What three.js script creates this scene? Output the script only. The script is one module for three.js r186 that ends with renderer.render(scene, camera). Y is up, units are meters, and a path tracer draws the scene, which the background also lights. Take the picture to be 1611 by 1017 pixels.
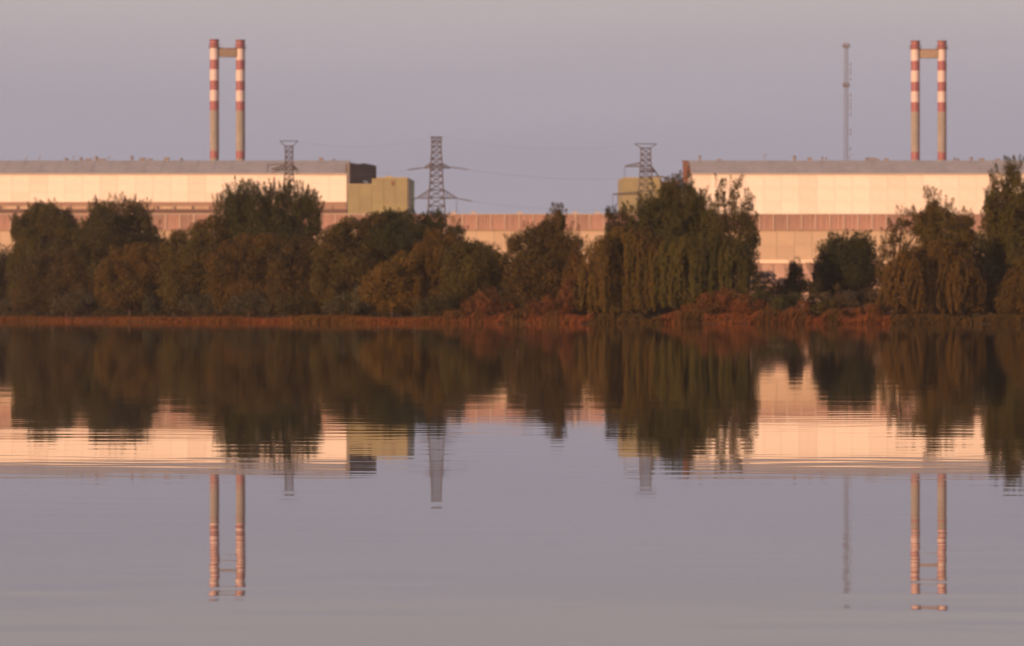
import * as THREE from 'three';
import { mergeGeometries } from 'three/addons/utils/BufferGeometryUtils.js';

// ---------------------------------------------------------------- camera, sky, sun, exposure
const F = 6522, CX = 805.5, HY = 497, EYE = 0.85;            // focal length and horizon of the photograph, in its pixels; eye height in metres
const EXPOSURE = 1.45;
const scene = new THREE.Scene();
const camera = new THREE.PerspectiveCamera(2 * Math.atan(508.5 / F) * 180 / Math.PI, 1024 / 646, 0.5, 9000);
camera.position.set(0, EYE, 0);
camera.rotation.x = -Math.atan((508.5 - HY) / F);
camera.focus = 25;
camera.userData.fStop = 8.5;
const renderer = new THREE.WebGLRenderer({ antialias: true });
renderer.setSize(1024, 646);
renderer.toneMapping = THREE.LinearToneMapping;
renderer.toneMappingExposure = EXPOSURE;
renderer.shadowMap.enabled = true;

const s2l = v => { v /= 255; return v <= 0.04045 ? v / 12.92 : ((v + 0.055) / 1.055) ** 2.4; };
{ // an evening sky opposite the sunset: blue-grey at the horizon, mauve above, blue overhead
  const W = 1024, H = 2048, data = new Float32Array(W * H * 4);
  const stops = [[0, 141, 149, 166], [1.3, 148, 151, 167], [2.2, 155, 153, 167], [3.4, 168, 162, 171], [4.4, 184, 175, 177], [6.5, 198, 188, 183], [9, 206, 197, 190], [16, 198, 192, 190], [35, 172, 174, 190], [90, 128, 142, 172]];
  for (let j = 0; j < H; j++) {
    const e = Math.max(0, (j + 0.5) / H * 180 - 90);
    let k = 0; while (k < stops.length - 2 && e > stops[k + 1][0]) k++;
    const a = stops[k], b = stops[k + 1], t = Math.min(1, (e - a[0]) / (b[0] - a[0]));
    for (let i = 0; i < W; i++) {
      const o = (j * W + i) * 4;
      const az = i / W * 2 * Math.PI, veil = 1 + 0.012 * Math.sin(az * 9 + 1.7 * Math.sin(e * 1.1)) + 0.01 * Math.sin(az * 23 + e * 2.3 + 2 * Math.sin(az * 5)) + 0.008 * Math.sin(e * 5 + 3 * Math.sin(az * 14));
      for (let c = 0; c < 3; c++) data[o + c] = s2l(a[c + 1] + (b[c + 1] - a[c + 1]) * t) * veil / EXPOSURE;
      data[o + 3] = 1;
    }
  }
  const sky = new THREE.DataTexture(data, W, H, THREE.RGBAFormat, THREE.FloatType);
  sky.mapping = THREE.EquirectangularReflectionMapping;
  sky.magFilter = THREE.LinearFilter; sky.minFilter = THREE.LinearFilter; sky.needsUpdate = true;
  scene.background = sky;
  scene.environment = sky;
  scene.backgroundIntensity = 1;
  scene.environmentIntensity = 1;
}
const sun = new THREE.DirectionalLight(new THREE.Color(1, 0.505, 0.245), 5);
{ // a low sun behind the camera, to its left
  const az = 42 * Math.PI / 180, el = 5 * Math.PI / 180, R = 1500;
  sun.target.position.set(0, 10, -900);
  sun.position.set(-Math.sin(az) * Math.cos(el) * R, Math.sin(el) * R + 10, Math.cos(az) * Math.cos(el) * R - 900);
  sun.castShadow = true;
  sun.shadow.camera.left = -500; sun.shadow.camera.right = 500; sun.shadow.camera.top = 300; sun.shadow.camera.bottom = -300;
  sun.shadow.camera.near = 10; sun.shadow.camera.far = 3500; sun.shadow.mapSize.set(4096, 4096);
  sun.shadow.radius = 2;
  scene.add(sun, sun.target);
}

// ---------------------------------------------------------------- helpers
function rng(seed) { let a = seed >>> 0; return () => { a = (a + 0x6D2B79F5) | 0; let t = Math.imul(a ^ (a >>> 15), 1 | a); t = (t + Math.imul(t ^ (t >>> 7), 61 | t)) ^ t; return ((t ^ (t >>> 14)) >>> 0) / 4294967296; }; }
const px = (p, d) => (p - CX) / F * d;                      // metres to the right of the axis
const py = (p, d) => EYE + (HY - p) / F * d;                // metres above the water
const lerp = (a, b, t) => a + (b - a) * t;
function table(t, x) { if (x <= t[0][0]) return t[0][1]; for (let i = 1; i < t.length; i++) if (x <= t[i][0]) return lerp(t[i - 1][1], t[i][1], (x - t[i - 1][0]) / (t[i][0] - t[i - 1][0])); return t[t.length - 1][1]; }
const names = {};
function numbered(n) { const k = names[n] = (names[n] ?? -1) + 1; return k ? n + '_' + String(k).padStart(3, '0') : n; }
function thing(name, label, category, pos = [0, 0, 0], group) {
  const o = new THREE.Group(); o.name = numbered(name); o.position.set(...pos);
  o.userData = { label, category }; if (group) o.userData.group = group;
  scene.add(o); return o;
}
function part(name, geo, mat, parent) {
  const g = Array.isArray(geo) ? mergeGeometries(geo) : geo;
  const m = new THREE.Mesh(g, mat); m.name = name; m.castShadow = m.receiveShadow = true; parent.add(m); return m;
}
function uvMetres(g) { // box-projected texture coordinates in metres
  const p = g.attributes.position, n = g.attributes.normal, uv = new Float32Array(p.count * 2);
  for (let i = 0; i < p.count; i++) {
    const ax = Math.abs(n.getX(i)), ay = Math.abs(n.getY(i)), az = Math.abs(n.getZ(i));
    const [u, v] = ay > ax && ay > az ? [p.getX(i), p.getZ(i)] : ax > az ? [p.getZ(i), p.getY(i)] : [p.getX(i), p.getY(i)];
    uv[2 * i] = u; uv[2 * i + 1] = v;
  }
  g.setAttribute('uv', new THREE.BufferAttribute(uv, 2)); return g;
}
// box from min corner to max corner
function box(x0, y0, z0, x1, y1, z1) { const g = new THREE.BoxGeometry(Math.abs(x1 - x0), Math.abs(y1 - y0), Math.abs(z1 - z0)); g.translate((x0 + x1) / 2, (y0 + y1) / 2, (z0 + z1) / 2); return uvMetres(g); }
const UP = new THREE.Vector3(0, 1, 0);
function bar(a, b, r, sides = 4, r2 = r) {
  const A = new THREE.Vector3(...a), B = new THREE.Vector3(...b), d = B.clone().sub(A);
  const g = new THREE.CylinderGeometry(r2, r, d.length(), sides, 1);
  g.applyQuaternion(new THREE.Quaternion().setFromUnitVectors(UP, d.normalize()));
  g.translate((A.x + B.x) / 2, (A.y + B.y) / 2, (A.z + B.z) / 2); return g;
}
function tube(points, r, seg = 24, sides = 6) { return new THREE.TubeGeometry(new THREE.CatmullRomCurve3(points.map(p => new THREE.Vector3(...p))), seg, r, sides, false); }
function prism(profile, x0, x1) { // profile of [z, y] swept along x
  const s = new THREE.Shape(profile.map(([z, y]) => new THREE.Vector2(-z, y)));
  const g = new THREE.ExtrudeGeometry(s, { depth: x1 - x0, bevelEnabled: false });
  g.rotateY(Math.PI / 2); g.translate(x0, 0, 0);
  return uvMetres(g);
}

// ---------------------------------------------------------------- textures
function noiseTile(n, cells, seed) { // periodic value noise
  const r = rng(seed), g = new Float32Array(cells * cells); for (let i = 0; i < g.length; i++) g[i] = r();
  const out = new Float32Array(n * n);
  for (let y = 0; y < n; y++) for (let x = 0; x < n; x++) {
    const fx = x / n * cells, fy = y / n * cells, ix = Math.floor(fx), iy = Math.floor(fy); let tx = fx - ix, ty = fy - iy; tx = tx * tx * (3 - 2 * tx); ty = ty * ty * (3 - 2 * ty);
    const a = g[iy % cells * cells + ix % cells], b = g[iy % cells * cells + (ix + 1) % cells], c = g[(iy + 1) % cells * cells + ix % cells], d = g[(iy + 1) % cells * cells + (ix + 1) % cells];
    out[y * n + x] = lerp(lerp(a, b, tx), lerp(c, d, tx), ty);
  }
  return out;
}
function wearMap(seed, amount, metres) { // blotches and grain of a weathered wall, near white, to be multiplied by the material's colour
  const n = 256, L = [[5, 0.45], [13, 0.3], [40, 0.15], [128, 0.1]].map(([c, w], i) => [noiseTile(n, c, seed + i), w]);
  const d = new Uint8Array(n * n * 4);
  for (let i = 0; i < n * n; i++) { let v = 0; for (const [t, w] of L) v += t[i] * w; v = 1 - amount * (1 - v); d.set([255 * v, 255 * Math.min(1, v * 0.995 + 0.002), 255 * v * 0.985, 255], i * 4); }
  const t = new THREE.DataTexture(d, n, n); t.colorSpace = THREE.SRGBColorSpace; t.wrapS = t.wrapT = THREE.RepeatWrapping; t.magFilter = THREE.LinearFilter; t.repeat.set(1 / metres, 1 / metres); t.needsUpdate = true; return t;
}
const wearA = wearMap(11, 0.09, 31), wearB = wearMap(57, 0.2, 17);
const C = (r, g, b) => new THREE.Color().setRGB(r, g, b);
const std = (c, o = {}) => new THREE.MeshStandardMaterial({ color: c, roughness: 0.75, side: THREE.DoubleSide, ...o });
const M = {
  white: [0, 1, 2, 3].map(i => std(C(0.76 - 0.02 * i, 0.72 - 0.026 * i, 0.67 - 0.028 * i), { map: wearA, roughness: 0.5 })),
  core: std(C(0.4, 0.36, 0.3)),
  roofSheet: std(C(0.4, 0.365, 0.34), { map: wearB, roughness: 0.7 }),
  roofTrim: std(C(0.34, 0.31, 0.285)),
  brown: std(C(0.3, 0.2, 0.15), { map: wearB }),
  brownDark: std(C(0.13, 0.075, 0.06), { map: wearB }),
  brownPale: std(C(0.42, 0.31, 0.22), { map: wearB }),
  fascia: [0, 1, 2].map(i => std(C(0.33 + 0.04 * i, 0.21 + 0.022 * i, 0.175 + 0.018 * i), { map: wearB })),
  rib: std(C(0.5, 0.38, 0.31), { map: wearA }),
  beige: [0, 1, 2].map(i => std(C(0.46 - 0.015 * i, 0.37 - 0.015 * i, 0.27 - 0.012 * i), { map: wearA })),
  ledge: std(C(0.68, 0.56, 0.44)),
  pink: std(C(0.45, 0.31, 0.26), { map: wearB }),
  endGrey: std(C(0.16, 0.15, 0.15), { map: wearB }),
  darkBlock: [[0.03, 0.022, 0.03], [0.04, 0.024, 0.026]].map(c => new THREE.MeshPhysicalMaterial({ color: C(...c), map: wearB, roughness: 1, specularIntensity: 0.1, side: THREE.DoubleSide })),
  olive: [0, 1, 2].map(i => std(C(0.235 - 0.01 * i, 0.22 - 0.01 * i, 0.11), { map: wearA })),
  oliveTrim: std(C(0.27, 0.25, 0.15)),
  concrete: std(C(0.265, 0.26, 0.255), { map: wearB, roughness: 0.9 }),
  red: std(C(0.225, 0.074, 0.096), { map: wearA, roughness: 0.6 }),
  paleBand: std(C(0.5, 0.44, 0.45), { map: wearA, roughness: 0.6 }),
  bridge: std(C(0.3, 0.25, 0.2), { map: wearB }),
  ventGrey: std(C(0.17, 0.16, 0.165)),
  steel: std(C(0.075, 0.07, 0.08), { roughness: 0.6 }),
  mastSteel: std(C(0.11, 0.095, 0.1), { roughness: 0.6 }),
  glassInsulator: std(C(0.13, 0.12, 0.12), { roughness: 0.3 }),
  cable: std(C(0.1, 0.1, 0.11), { roughness: 0.5 }),
  rust: std(C(0.16, 0.06, 0.04), { map: wearB }),
  ventWhite: std(C(0.6, 0.57, 0.53)),
  bark: std(C(0.03, 0.022, 0.016), { roughness: 0.95 }),
};

// ---------------------------------------------------------------- water
const shoreTable = [[-3000, 680], [-300, 640], [0, 610], [250, 535], [500, 490], [650, 470], [900, 448], [1200, 440], [1700, 440], [4000, 470]];
const shore = p => table(shoreTable, p);
function structure(name, geo, mat) { const m = new THREE.Mesh(geo, mat); m.name = name; m.receiveShadow = true; m.castShadow = true; m.userData.kind = 'structure'; scene.add(m); return m; }
{
  // slopes of gentle wind ripples: a periodic sum of waves, TX by TZ metres
  const NX = 1024, NZ = 2048, TX = 61, TZ = 110, r = rng(5), SX = new Float32Array(NX * NZ), SZ = new Float32Array(NX * NZ);
  const cosx = new Float32Array(NX), sinx = new Float32Array(NX);
  for (let w = 0; w < 110; w++) {
    const band = w % 11;
    const lam = band < 2 ? lerp(1.6, 4, r()) : band < 8 ? lerp(0.34, 0.9, r()) : lerp(0.21, 0.34, r());
    const slope = band < 2 ? 0.0001 : band < 8 ? 0.00012 : 0.00009;
    const ang = 0.12 + (r() + r() + r() - 1.5) * 0.85, k = 2 * Math.PI / lam;
    const kx = Math.round(k * Math.sin(ang) * TX / (2 * Math.PI)), kz = Math.round(k * Math.cos(ang) * TZ / (2 * Math.PI)), ph = r() * 6.283;
    const ux = kx / TX, uz = kz / TZ, ul = Math.hypot(ux, uz) || 1, ax = slope * ux / ul, az = slope * uz / ul;
    for (let i = 0; i < NX; i++) { const a = 2 * Math.PI * kx * i / NX; cosx[i] = Math.cos(a); sinx[i] = Math.sin(a); }
    for (let j = 0; j < NZ; j++) {
      const b = 2 * Math.PI * kz * j / NZ + ph, cb = Math.cos(b), sb = Math.sin(b), o = j * NX;
      for (let i = 0; i < NX; i++) { const c = cosx[i] * cb - sinx[i] * sb; SX[o + i] += ax * c; SZ[o + i] += az * c; }
    }
  }
  // calmer and busier patches
  const patch = noiseTile(1024, 7, 3), most = 0.012, d = new Uint8Array(NX * NZ * 4);
  let rms = 0;
  for (let j = 0; j < NZ; j++) for (let i = 0; i < NX; i++) {
    const k = j * NX + i, zz = j / NZ * TZ, near = zz < 60 ? 1 - Math.min(1, Math.max(0, (zz - 12) / 8)) : Math.max(0, (zz - 104) / 6), g = (0.5 + 0.8 * patch[(j >> 1) * 1024 + i]) * (0.8 + 3 * near * near * (3 - 2 * near));
    rms += SZ[k] * SZ[k] * g * g;
    d[k * 4] = 127.5 - 127.5 * Math.max(-1, Math.min(1, SX[k] * g / most)); d[k * 4 + 1] = 127.5 + 127.5 * Math.max(-1, Math.min(1, SZ[k] * g / most)); d[k * 4 + 2] = 255; d[k * 4 + 3] = 255;
  }
  console.log('rms slope', Math.sqrt(rms / NX / NZ));
  const nm = new THREE.DataTexture(d, NX, NZ); nm.wrapS = nm.wrapT = THREE.RepeatWrapping; nm.magFilter = THREE.LinearFilter; nm.repeat.set(1 / TX, 1 / TZ); nm.needsUpdate = true;
  const g = new THREE.PlaneGeometry(3000, 1500); g.rotateX(-Math.PI / 2); g.translate(0, 0, -550);
  const p = g.attributes.position, uv = g.attributes.uv;
  for (let i = 0; i < p.count; i++) uv.setXY(i, p.getX(i), -p.getZ(i));
  structure('water', g, new THREE.MeshPhysicalMaterial({ color: C(0.035, 0.028, 0.018), roughness: 0.02, ior: 1.333, normalMap: nm, normalScale: new THREE.Vector2(most, most) }));
}

// ---------------------------------------------------------------- land: one sheet from under the water to the horizon
const bumpN = noiseTile(256, 24, 8);
const rise = (s, a, b) => s < 0 ? s * 0.14 : s < 4 ? 0.09 * s : 0.36 + 0.9 * Math.min(1, (s - 4) / 60) + 0.3 * (bumpN[(Math.abs(Math.round(a * 3)) % 256) * 256 + Math.abs(Math.round(b * 7)) % 256] - 0.5) * Math.min(1, (s - 4) / 15);
{
  const cols = [], rows = [-10, -4, -1.5, 0, 1, 2, 4, 7, 12, 20, 35, 60, 100, 200, 400, 700, 1000, 1500, 2500, 4500, 7000];
  for (let p = -9000; p <= 10600; p += p < -300 || p >= 1900 ? 250 : 20) cols.push(p);
  const pos = [], uv = [], idx = [], col = [], r = rng(21);
  for (const s of rows) for (const p of cols) {
    const wob = s > -2 && s < 5 ? (bumpN[(Math.abs(p * 3) | 0) % 65536] - 0.5) * 3 : 0, d = shore(p) + s + wob, x = px(p, d);
    pos.push(x, rise(s, p / 20, s), -d); uv.push(x, d);
    const k = 0.8 + 0.4 * r(); col.push(0.042 * k, 0.03 * k, 0.017 * k);
  }
  const n = cols.length;
  for (let j = 0; j < rows.length - 1; j++) for (let i = 0; i < n - 1; i++) { const a = j * n + i; idx.push(a, a + 1, a + n, a + 1, a + n + 1, a + n); }
  const g = new THREE.BufferGeometry(); g.setAttribute('position', new THREE.Float32BufferAttribute(pos, 3)); g.setAttribute('uv', new THREE.Float32BufferAttribute(uv, 2)); g.setAttribute('color', new THREE.Float32BufferAttribute(col, 3)); g.setIndex(idx); g.computeVertexNormals();
  structure('ground', g, std(C(1, 1, 1), { vertexColors: true, roughness: 1, map: wearB }));
}

// ---------------------------------------------------------------- turbine halls
const DH = 1400, GY = 1.2;
function hall(label, pxA, pxB, bottomPx, seed) {
  const r = rng(seed), x0 = px(pxA, DH), x1 = px(pxB, DH), eave = py(275, DH), ridge = py(255, DH + 18), bot = py(bottomPx, DH), span = 40;
  const t = thing('turbine_hall', label, 'industrial hall', [0, 0, -DH]);
  part('wall', box(x0 + 0.05, GY - 1, -span, x1 - 0.05, eave - 0.05, -0.3), M.core, t);
  // cladding sheets, bolted on in three courses
  const n = Math.round((x1 - x0) / 5.9), w = (x1 - x0) / n, k = 3, h = (eave - bot) / k;
  const tones = Array.from({ length: n }, () => { const q = r(); return q < 0.14 ? 3 : q < 0.35 ? 2 : q < 0.6 ? 1 : 0; });
  const shapes = [0, 1].map(i => box(0.02 + 0.02 * i, 0.015, -0.3, w - 0.02, h - 0.015, 0));
  for (let j = 0; j < k; j++) for (let i = 0; i < n; i++) {
    const m = part('cladding_panel', shapes[(i + j) % 2], M.white[r() < 0.75 ? tones[i] : Math.floor(r() * 4)], t);
    m.position.set(x0 + i * w, bot + j * h, (r() - 0.5) * 0.02);
  }
  // roof: a low sheet-metal pitch with seams
  const roof = part('roof', prism([[0.3, eave], [-18, ridge], [-22, ridge], [-span - 0.6, eave], [-span - 0.6, eave + 0.5], [-22, ridge + 0.5], [-18, ridge + 0.5], [0.3, eave + 0.5]], x0 - 0.4, x1 + 0.4), M.roofSheet, t);
  part('gutter', box(x0 - 0.4, eave - 0.05, 0.3, x1 + 0.4, eave + 0.35, 0.62), M.roofTrim, t);
  const seams = [];
  for (let x = x0 + 3; x < x1; x += 5.9) seams.push(bar([x, eave + 0.55, 0.4], [x, ridge + 0.55, -18], 0.03, 4));
  part('roof_seams', seams, M.roofSheet, t);
  // small vents and lamps along the ridge
  return { t, x0, x1, eave, ridge, bot, roof };
}
function ventAt(h, p, w, hgt, kind) {
  const x = px(p, DH + 20), y = h.ridge + 0.48, z = -20;
  if (kind === 0) part('roof_vent', [new THREE.CylinderGeometry(w / 2, w / 2, hgt, 10).translate(x, y + hgt / 2, z), new THREE.CylinderGeometry(w * 0.15, w * 0.85, hgt * 0.4, 10).translate(x, y + hgt * 1.15, z)], M.ventGrey, h.t);
  else if (kind === 1) part('roof_vent', [box(x - w / 2, y, z - 1, x + w / 2, y + hgt, z + 1), box(x - w / 2 - 0.2, y + hgt, z - 1.2, x + w / 2 + 0.2, y + hgt + 0.2, z + 1.2)], M.ventGrey, h.t);
  else part('roof_lamp_post', [bar([x, y, z], [x, y + hgt, z], 0.12, 6), bar([x, y + hgt, z], [x + w, y + hgt + 0.2, z], 0.1, 6), box(x + w - 0.3, y + hgt, z - 0.25, x + w + 0.4, y + hgt + 0.3, z + 0.25)], M.ventGrey, h.t);
}
const hallL = hall('long pale industrial hall with grey roof on the left, ending at a black block', -120, 545, 318, 31);
const hallR = hall('long pale industrial hall with grey roof on the right, beside a rusty post', 1090, 1760, 338, 32);
for (const [p, w, h, k] of [[-60, 2, 0.9, 1], [40, 0.5, 1.1, 2], [61, 0.4, 1.2, 2], [104, 1.2, 0.7, 0], [114, 0.6, 1.4, 2], [127, 1.1, 0.9, 0], [139, 2.0, 0.5, 1], [151, 1.1, 1.2, 0], [160, 2.4, 0.5, 1], [170, 0.5, 1.2, 2], [207, 0.9, 1.3, 0], [224, 1.8, 0.8, 1], [236, 1.4, 0.5, 1], [262, 1.6, 0.9, 1], [285, 1.0, 0.7, 0], [505, 1.3, 0.8, 1], [525, 0.8, 0.5, 0]]) ventAt(hallL, p, w, h, k);
for (const [p, w, h, k] of [[1101, 0.8, 1.4, 0], [1132, 1.2, 0.4, 1], [1203, 0.5, 2.0, 2], [1250, 1.0, 1.4, 0], [1274, 1.2, 0.9, 1], [1294, 0.7, 1.1, 0], [1300, 0.6, 1.0, 0], [1337, 0.7, 1.9, 2], [1364, 1.2, 0.8, 0], [1372, 1.5, 0.9, 1], [1380, 1.2, 0.5, 1], [1395, 1.3, 0.6, 1], [1502, 0.9, 0.8, 0], [1508, 0.8, 0.6, 0], [1528, 1.0, 1.0, 0], [1545, 1.5, 0.6, 1], [1570, 1.5, 0.4, 1], [1595, 0.3, 1.8, 2], [1640, 1.0, 0.8, 0]]) ventAt(hallR, p, w, h, k);
// the brown gallery strip under the left hall's bright wall
{
  const { t, x0, x1, bot } = hallL, y1 = bot - 0.05, y0 = py(336, DH), r = rng(77);
  part('lower_strip', box(x0, y1 - 1.3, 0, x1, y1, 0.5), M.brown, t);
  part('lower_strip', box(x0, y1 - 2.4, 0, x1 - 4, y1 - 1.3, 0.25), M.brownPale, t);
  part('lower_strip', box(x1 - 30, y1 - 2.4, 0.25, x1, y1 - 1.3, 0.4), M.brown, t);
  part('pipe', [new THREE.CylinderGeometry(0.55, 0.55, x1 - x0, 10).rotateZ(Math.PI / 2).translate((x0 + x1) / 2, y1 - 2.95, 0.5)], M.brownDark, t);
  part('lower_strip', box(x0, y0 - 6, -0.05, x1, y1 - 3.1, 0.2), M.brown, t);
  for (let x = x0 + 2; x < x1; x += 5.9) part('bracket', box(x - 0.18, y1 - 3.4, 0.2, x + 0.18, y1 - 1.3, 0.85), M.brown, t);
  for (let k = 0; k < 9; k++) { const x = px([18, 40, 66, 88, 150, 190, 262, 280, 296][k], DH); part('lower_window', box(x - 1.6, y1 - 2.2, 0.25, x + 1.6, y1 - 1.45, 0.34), M.beige[k % 3], t); }
  // grey end of the hall
  part('end_wall', box(x1, GY - 1, -38, x1 + px(550, DH) - px(545, DH), py(257, DH), 0.3), M.endGrey, t);
}
// dark block and olive annex behind the end of the left hall
{
  const D2 = DH + 41, ax = px(549, DH), bx = px(592, D2), len = Math.hypot(bx - ax, 41);
  const t = thing('rooftop_block', 'black end block of the left hall with sloping top, above the olive annex', 'building', [ax, 0, -DH]);
  t.rotation.y = Math.atan2(41, bx - ax);
  const yA = py(257, DH), yB = py(262, D2), y0 = py(300, DH), ym = lerp(yA, yB, 0.5);
  const s = new THREE.Shape([[0.2, y0], [len, y0], [len, yB], [len * 0.55, yB + 0.2], [len * 0.35, yA], [0.2, yA]].map(p => new THREE.Vector2(...p)));
  part('wall', uvMetres(new THREE.ExtrudeGeometry(s, { depth: 1, bevelEnabled: false }).translate(0, 0, -1.2)), M.darkBlock[0], t);
  const n = 7; for (let i = 0; i < n; i++) { const u0 = 0.3 + i / n * (len - 0.4), u1 = 0.3 + (i + 1) / n * (len - 0.4) - 0.25, top = (u1 < len * 0.36 ? yA : u1 < len * 0.56 ? lerp(yA, yB, 0.9) : yB) - 0.4; part('cladding_panel', box(u0, y0, -0.2, u1, top, 0.1), M.darkBlock[i < 3 ? 1 : 0], t); }
  part('roof_edge', [bar([0.2, yA + 0.1, 0], [len * 0.35, yA + 0.1, 0], 0.2), bar([len * 0.35, yA + 0.1, 0], [len * 0.55, yB + 0.3, 0], 0.2), bar([len * 0.55, yB + 0.3, 0], [len, yB + 0.1, 0], 0.2)], M.steel, t);
  part('opening', box(len * 0.5, py(292, D2) + 0.2, 0.1, len * 0.66, py(288, D2) + 0.2, 0.3), M.ventWhite, t);
}
function oliveBlock(label, pA, pStep, pB, yStep, yTop, depth, turn, seed) {
  const D = DH - 1, r = rng(seed), w = px(pB, D) - px(pA, D), ws = px(pStep, D) - px(pA, D), hS = py(yStep, D), hT = py(yTop, D);
  const t = thing('annex_building', label, 'building', [px(pA, D), 0, -D]); t.rotation.y = turn;
  if (ws > 0.5) part('wall', box(0, GY - 1, -depth, ws, hS, -0.25), M.olive[2], t);
  part('wall', box(ws, GY - 1, -depth, w, hT, -0.25), M.olive[2], t);
  const n = Math.round(w / 4.2), pw = w / n;
  for (let i = 0; i < n; i++) for (let j = 0; j < 3; j++) {
    const lim = (i + 0.5) * pw < ws ? hS : hT, y0 = lim - 4.1 * (j + 1) - (j === 2 ? 8 : 0), y1 = lim - 4.1 * j;
    part('cladding_panel', box(i * pw + 0.04, y0 + 0.04, -0.25, (i + 1) * pw - 0.04, y1 - 0.04, 0), M.olive[Math.floor(r() * 3)], t);
  }
  if (ws > 0.5) part('roof_edge', box(-0.1, hS, -depth, ws, hS + 0.35, 0.15), M.oliveTrim, t);
  part('roof_edge', box(ws, hT, -depth, w + 0.1, hT + 0.4, 0.15), M.oliveTrim, t);
  return { t, w, hT, hS, ws };
}
{
  const o = oliveBlock('olive-green flat-roofed annex under the black block, left of the tallest pylon', 547, 592, 641, 291, 281, 42, -0.032, 41);
  part('sign_plate', box(o.w - 5.4, o.hT - 2.4, 0, o.w - 4.4, o.hT - 0.9, 0.12), M.rust, o.t);
  part('roof_vent', [box(o.ws + 3, o.hT + 0.4, -6, o.ws + 5, o.hT + 1.0, -4)], M.oliveTrim, o.t);
  part('pipe', bar([o.w + 0.3, GY, -0.5], [o.w + 0.3, o.hT, -0.5], 0.3, 8), M.endGrey, o.t);
  const p = oliveBlock('olive-green flat-roofed annex behind the right pylon, beside the rusty post', 980, 980, 1040, 281, 281, 30, 0.03, 42);
  part('lean_to', box(p.w, GY, -20, p.w + 6.5, p.hT - 1.0, -1), M.rust, p.t);
  part('lean_to', box(p.w + 6.5, GY, -20, p.w + 13, p.hT - 3.2, -1.5), M.olive[1], p.t);
  part('pipe', tube([[p.w - 4, p.hT + 0.5, -3], [p.w, p.hT + 0.7, -2], [p.w + 5, p.hT - 0.6, -1.5], [p.w + 9, p.hT - 1.6, -1.5]], 0.3), M.steel, p.t);
}
// rusty post with two curved ducts at the left end of the right hall
{
  const D = DH + 21, x = px(1078.5, D), t = thing('duct_tower', 'rust-brown post with curved ducts at the left end of the right hall', 'duct tower', [x, 0, -D]);
  const top = py(255, D);
  part('post', box(-0.85, GY, -1.2, 0.85, top, 0.6), M.rust, t);
  part('cap', box(-1.15, top, -1.5, 1.15, top + 0.5, 0.9), M.brownDark, t);
  part('duct', tube([[0.6, py(262, D), 0], [1.5, py(266, D), 0], [2.3, py(273, D), 0], [2.7, py(288, D), 0], [2.7, py(330, D), 0]], 0.42, 30, 8), M.rust, t);
  part('duct', tube([[-0.6, py(273, D), 0], [-2.2, py(275, D), 0], [-3.5, py(281, D), 0], [-4.4, py(292, D), 0], [-4.5, py(330, D), 0]], 0.36, 30, 8), M.steel, t);
  for (const y of [262, 275, 290, 305]) part('clamp', box(-1.0, py(y, D), -1.3, 1.0, py(y, D) + 0.35, 0.75), M.brownDark, t);
}
// ---------------------------------------------------------------- long low service building in front of both halls
{
  const D = 1384, r = rng(90), t = thing('service_building', 'long low building with ribbed fascia running behind the trees across the view', 'building', [0, 0, -D]);
  const xA = px(-140, D), xB = px(1790, D), yT = py(336.5, D), yF = py(361, D), yL = py(409, D), yP = py(415.5, D);
  part('wall', box(xA, GY - 1, -15.2, xB, yT - 0.3, -0.4), M.core, t);
  part('roof', box(xA - 0.3, yT - 0.3, -15.2, xB + 0.3, yT, 0.4), M.roofTrim, t);
  const w = 4.72, n = Math.floor((xB - xA) / w);
  const variants = [0, 1, 2, 3].map(v => { // a fascia panel: a sheet with upright corrugations
    const g = [box(0, yF, -0.4, w - 0.5, yT - 0.3, -0.1)], rr = rng(200 + v);
    for (let k = 0; k < 4; k++) { const x = 0.35 + k * 1.02 + rr() * 0.3; g.push(box(x, yF + 0.15, -0.1, x + 0.28 + 0.25 * rr(), yT - 0.35, 0.12)); }
    return mergeGeometries(g);
  });
  const ribG = box(-0.22, yF - 0.1, -0.4, 0.22, yT - 0.3, 0.3);
  for (let i = 0; i < n; i++) {
    const x = xA + i * w;
    part('fascia_panel', variants[Math.floor(r() * 4)], M.fascia[Math.floor(r() * 3)], t).position.x = x + 0.25;
    part('rib', ribG, M.rib, t).position.x = x;
  }
  part('cornice', box(xA, yF - 0.55, -0.4, xB, yF - 0.1, 0.2), M.brown, t);
  const pw = 5.9, m = Math.floor((xB - xA) / pw), H = (yF - 0.55 - yL) / 2;
  const pg = box(0.05, 0.03, -0.4, pw - 0.05, H - 0.03, -0.12);
  for (let i = 0; i < m; i++) for (let j = 0; j < 2; j++) { const q = part('wall_panel', pg, M.beige[Math.floor(r() * 3)], t); q.position.set(xA + i * pw, yL + j * H, (r() - 0.5) * 0.03); }
  part('ledge', box(xA, yL - 1.15, -0.4, xB, yL, 0.5), M.ledge, t);
  const lg = box(0.15, GY - 0.5, -0.4, 3.9, yL - 1.15, -0.1);
  for (let i = 0; i < Math.floor((xB - xA) / 4.0); i++) part('plinth_panel', lg, M.pink, t).position.x = xA + i * 4.0;
  for (const p of [713, 745, 818, 905, 940]) { const x = px(p, D); part('roof_vent', [box(x - 0.8, yT, -4, x + 0.8, yT + 0.6, -2.6), box(x - 1, yT + 0.6, -4.2, x + 1, yT + 0.75, -2.4)], M.roofTrim, t); }
}
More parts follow.
